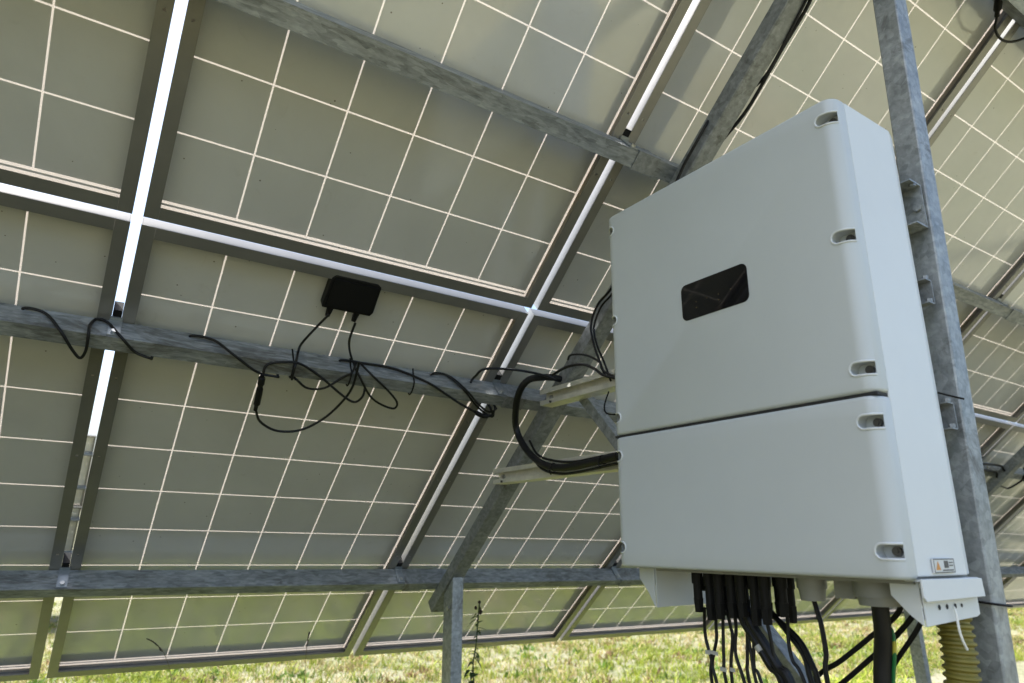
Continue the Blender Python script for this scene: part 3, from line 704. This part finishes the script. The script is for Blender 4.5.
# ------------------------------------------------------------------ ground, grass and plants
def ground_z(x, y):
    t = max(0, min(1, (y-1.5)/11)); s = t*t*(3-2*t)
    return -.62*s + .025*math.sin(x*.9+1.3)*math.sin(y*.7) + .012*math.sin(x*2.7+y*1.9)
def ground():
    xs = [-400, -150, -60, -30, -18] + [-12+i*.5 for i in range(73)] + [32, 50, 100, 200, 400]
    ys = [-400, -150, -60, -25, -12] + [-8+i*.5 for i in range(61)] + [26, 32, 45, 80, 160, 400]
    vs = [(x, y, ground_z(x, y)) for y in ys for x in xs]; nx = len(xs)
    fs = [(j*nx+i, j*nx+i+1, (j+1)*nx+i+1, (j+1)*nx+i) for j in range(len(ys)-1) for i in range(nx-1)]
    me = D.meshes.new('ground'); me.from_pydata(vs, [], fs)
    m, nt, b = newmat('dry_meadow_soil'); v = coords(nt)
    n1 = noise(nt, v, .9, 6, .65, .4); n2 = noise(nt, v, 14, 6, .7); n3 = noise(nt, v, 70, 3, .7)
    a = ramp(nt, n1, [(.38, (.17, .185, .09)), (.52, (.26, .245, .155)), (.64, (.35, .31, .22))])
    bb = ramp(nt, n2, [(.35, (.11, .11, .06)), (.5, (.25, .235, .155)), (.68, (.40, .36, .27))])
    c = mixc(nt, .5, a, bb); c = mixc(nt, ramp(nt, n3, [(.35, (.5, .5, .5)), (.65, (0, 0, 0))]), c, (.07, .07, .03))
    nt.links.new(c, b.inputs['Base Color']); b.inputs['Roughness'].default_value = .95; b.inputs['Specular IOR Level'].default_value = .1
    bump(nt, b, n2, .8, .05)
    return tag(link_mesh('ground', me, None, [m], True), kind='structure')
ground()
def patchy(x, y):      # 0 dry straw .. 1 green
    return .5 + .28*math.sin(x*1.1+.6*y+1.2)*math.cos(y*.9-.5*x) + .22*math.sin(2.3*x-1.7*y) + .15*math.sin(5.1*x+3.3*y)
def grass():
    rnd = random.Random(11); vs = []; fs = []; cols = []
    def blade(x, y, h, w, green):
        z = ground_z(x, y)-.01; a = rnd.uniform(0, 6.283); lean = rnd.uniform(.1, 1.5)*h; b = rnd.uniform(0, 6.283)
        dx, dy = math.cos(a)*w/2, math.sin(a)*w/2; lx, ly = math.cos(b)*lean, math.sin(b)*lean
        i = len(vs)
        vs.extend([(x-dx, y-dy, z), (x+dx, y+dy, z), (x+lx*.35-dx*.8, y+ly*.35-dy*.8, z+h*.55), (x+lx*.35+dx*.8, y+ly*.35+dy*.8, z+h*.55), (x+lx, y+ly, z+h*(1-.3*lean/h))])
        fs.append((i, i+1, i+3, i+2)); fs.append((i+2, i+3, i+4))
        if rnd.random() < green: k_ = rnd.random(); c = (.12+.15*k_, .165+.14*k_, .014+.026*rnd.random())
        else:
            t = rnd.random(); c = (.26+.17*t, .21+.135*t, .08+.085*t)
        cols.extend([c]*5)
    n = 0
    while n < 300000:
        y = 1.0 + 13.5*rnd.random()**1.25; x = -2.5-.28*y + rnd.random()**1.15*(11.5+2.4*y)
        g = max(.03, min(.95, patchy(x, y)))
        if rnd.random() < .16*g+.05:
            k = rnd.randint(6, 16); hh = rnd.uniform(.05, .12); gg = .15+.85*g
            for _ in range(k): blade(x+rnd.gauss(0, .03), y+rnd.gauss(0, .03), hh*rnd.uniform(.5, 1.2), rnd.uniform(.005, .013), gg)
            n += k
        else:
            blade(x, y, rnd.uniform(.015, .055), rnd.uniform(.006, .014), .15+.65*g); n += 1
    for _ in range(900):      # broad-leaved rosettes and bare spots' dead leaves
        y = 1.5 + 11*rnd.random()**1.2; x = -2.5-.28*y + rnd.random()**1.15*(11.5+2.4*y); n0 = len(cols); dead = rnd.random() < .35
        for _ in range(rnd.randint(7, 15)): blade(x+rnd.gauss(0, .05), y+rnd.gauss(0, .05), rnd.uniform(.03, .10), rnd.uniform(.015, .04), 1)
        k_ = rnd.uniform(.6, 1.1); cols[n0:] = [((.20*k_, .13*k_, .06*k_) if dead else (.09*k_, .16*k_, .02*k_))]*(len(cols)-n0)
    for _ in range(110000):   # green grass tinted for shade under the table, pale dry straw behind for bounce
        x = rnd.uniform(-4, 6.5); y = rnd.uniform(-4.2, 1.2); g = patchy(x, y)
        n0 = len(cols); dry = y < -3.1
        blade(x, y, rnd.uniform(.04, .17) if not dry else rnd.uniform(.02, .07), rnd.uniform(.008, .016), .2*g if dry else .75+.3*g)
        if not dry: f_ = .7 if y < -.25 else 1.5; cols[n0:] = [(c[0]*f_, c[1]*f_, c[2]*f_) for c in cols[n0:]]   # shade under the table put into the colour, front belt brightened for panel reflections
    me = D.meshes.new('grass'); me.from_pydata(vs, [], fs)
    ca = me.color_attributes.new('tint', 'FLOAT_COLOR', 'POINT')
    flat = []
    for c in cols: flat.extend((*c, 1))
    ca.data.foreach_set('color', flat)
    m, nt, b = newmat('grass_blades'); at = node(nt, 'ShaderNodeAttribute', attribute_name='tint')
    nt.links.new(at.outputs['Color'], b.inputs['Base Color']); b.inputs['Roughness'].default_value = .6; b.inputs['Specular IOR Level'].default_value = .25
    tr = node(nt, 'ShaderNodeBsdfTranslucent'); nt.links.new(at.outputs['Color'], tr.inputs[0])
    mx = node(nt, 'ShaderNodeMixShader'); mx.inputs[0].default_value = .35
    nt.links.new(b.outputs[0], mx.inputs[1]); nt.links.new(tr.outputs[0], mx.inputs[2]); nt.links.new(mx.outputs[0], nt.nodes['Material Output'].inputs[0])
    return tag(link_mesh('grass', me, None, [m]), 'sunlit meadow grass, part green and part dry straw', 'grass', kind='stuff')
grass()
M_WEED = plain('weed_green', (.045, .075, .02), .6, var=.3)
M_WEEDH = plain('weed_seed_head', (.035, .022, .02), .8)
M_STALK = plain('dry_stalk', (.16, .12, .06), .7)
def leaf(bm, p, d, ln, w, droop=.4):
    d = Vector(d).normalized(); s = d.cross(Vector((0, 0, 1))).normalized(); prev = None; n = 5
    for i in range(n+1):
        t = i/n; c = Vector(p) + d*ln*t + Vector((0, 0, -droop*ln*t*t)); ww = w*math.sin(math.pi*min(.97, .12+t*.88))
        a = bm.verts.new(c+s*ww/2+Vector((0, 0, .15*ww))); m_ = bm.verts.new(c); b = bm.verts.new(c-s*ww/2+Vector((0, 0, .15*ww)))
        if prev: bm.faces.new([prev[0], prev[1], m_, a]); bm.faces.new([prev[1], prev[2], b, m_])
        prev = (a, m_, b)
def weed():
    rnd = random.Random(5)
    r = empty('weed', Matrix.Translation((1.451, -.25, 0)), 'dark leafy weed growing tall beside the short front post', 'weed')
    pts = [Vector(p) for p in ((0, 0, -.02), (-.012, .01, .2), (-.004, 0, .4), (0, 0, .54), (-.006, 0, .647), (-.016, 0, .7385), (-.007, 0, .811), (-.003, 0, .9045), (0, 0, .965))]
    tube('stem', pts, .003, M_WEED, r, sides=6)
    bm = bmesh.new(); path = catmull(pts, 6)
    for i, p in enumerate(path):
        if p.z < .25 or p.z > .93: continue
        for q in range(2 if p.z > .45 else 3):
            a = rnd.uniform(0, 6.283); big = 1.0 if p.z < .72 else .55
            leaf(bm, p, (math.cos(a), math.sin(a), rnd.uniform(-.1, .9)), rnd.uniform(.045, .10)*big, rnd.uniform(.014, .026)*big, rnd.uniform(.2, .9))
    from_bm('leaves', bm, M_WEED, r)
    bm = bmesh.new()
    for c, rr in (((.000, 0, .972), .006), ((-.014, .004, .950), .0062), ((.005, -.004, .935), .0075), ((.003, 0, .948), .005), ((-.004, 0, .905), .004)):
        bmesh.ops.create_icosphere(bm, subdivisions=2, radius=rr, matrix=Matrix.Translation(c) @ Matrix.Diagonal((1, 1, 1.25, 1)))
    for v_ in bm.verts: v_.co += Vector((rnd.gauss(0, .0009), rnd.gauss(0, .0009), rnd.gauss(0, .0009)))
    from_bm('seed_head', bm, M_WEEDH, r, smooth=True)
weed()
def stalk(x, y, pts, head, label):
    r = empty('grass_stalk', Matrix.Translation((x, y, 0)), label, 'grass stalk', 'dry grass stalks in front of the panels')
    pts = [Vector(p)-Vector((x, y, 0)) for p in pts]; tube('stem', pts, .0009, M_STALK, r, sides=5)
    a, b = [Vector(p)-Vector((x, y, 0)) for p in head]; bm = bmesh.new(); rnd = random.Random(3); d = (b-a)
    for i in range(34):
        t = i/33; c = a + d*t + Vector((0, 0, .006*math.sin(math.pi*t))); aa = rnd.uniform(0, 6.283)
        o = d.normalized()*.8 + Vector((math.cos(aa), math.sin(aa), .3))*.45; beam_between(bm, c, c+o*.0065, .0018, .0012, (1, 0, 0))
    from_bm('seed_head', bm, M_WEEDH, r)
stalk(.42, -.27, [(.42, -.27, -.02), (.40, -.26, .40), (.3496, -.25, .743), (.3141, -.25, .8436), (.2894, -.25, .8741), (.2611, -.25, .8931)], [(.305, -.25, .856), (.258, -.25, .894)], 'bent dry grass stalk with drooping seed head at the lower left')
stalk(.775, -.26, [(.775, -.26, -.02), (.774, -.255, .4), (.7682, -.25, .7064), (.7621, -.25, .8179), (.7651, -.25, .8824)], [(.7615, -.25, .838), (.7655, -.25, .888)], 'upright dry grass stalk just left of the front post')

# ------------------------------------------------------------------ daylight
world = D.worlds.new('World'); scene.world = world; world.use_nodes = True
nt = world.node_tree; bg = nt.nodes['Background']; sky = nt.nodes.new('ShaderNodeTexSky'); sky.sky_type = 'NISHITA'; sky.sun_disc = False
ELEV, AZ = math.radians(60), math.radians(-65)      # azimuth measured from +Y towards +X
sky.sun_elevation = ELEV; sky.sun_rotation = AZ; sky.air_density = 1.0; sky.dust_density = 5.0; sky.ozone_density = 1.0
nt.links.new(sky.outputs[0], bg.inputs[0]); bg.inputs[1].default_value = .15
sd = D.lights.new('sun', 'SUN'); sd.energy = 4.0; sd.angle = math.radians(.55); sd.color = (1, .965, .92)
so = D.objects.new('sun', sd); COL.objects.link(so)
dirv = Vector((math.sin(AZ)*math.cos(ELEV), math.cos(AZ)*math.cos(ELEV), math.sin(ELEV)))
so.rotation_euler = dirv.to_track_quat('Z', 'Y').to_euler(); so.location = dirv*30

# ------------------------------------------------------------------ camera
cam = D.cameras.new('camera'); co = D.objects.new('camera', cam); COL.objects.link(co); scene.camera = co
Rr = ((.8426982594, -.5371593541, .0363245345), (.1702829370, .2019189324, -.9644855966), (.5107478487, .8189557821, .2616258054))
X, Yd, Z = Vector(Rr[0]), Vector(Rr[1]), Vector(Rr[2])
co.matrix_world = Matrix(((X.x, -Yd.x, -Z.x, -.009256), (X.y, -Yd.y, -Z.y, -2.766403), (X.z, -Yd.z, -Z.z, 1.289085), (0, 0, 0, 1)))
cam.sensor_width = 36; cam.sensor_fit = 'HORIZONTAL'; cam.lens = 668.19*36/1024; cam.clip_start = .02; cam.clip_end = 1500
cam.dof.use_dof = True; cam.dof.focus_distance = 1.45; cam.dof.aperture_fstop = 4.5
scene.render.resolution_x = 1024; scene.render.resolution_y = 683
scene.view_settings.view_transform = 'Standard'; scene.view_settings.look = 'None'; scene.view_settings.exposure = 1.58; scene.view_settings.gamma = 1
scene.view_settings.use_white_balance = True; scene.view_settings.white_balance_temperature = 6150; scene.view_settings.white_balance_tint = 7
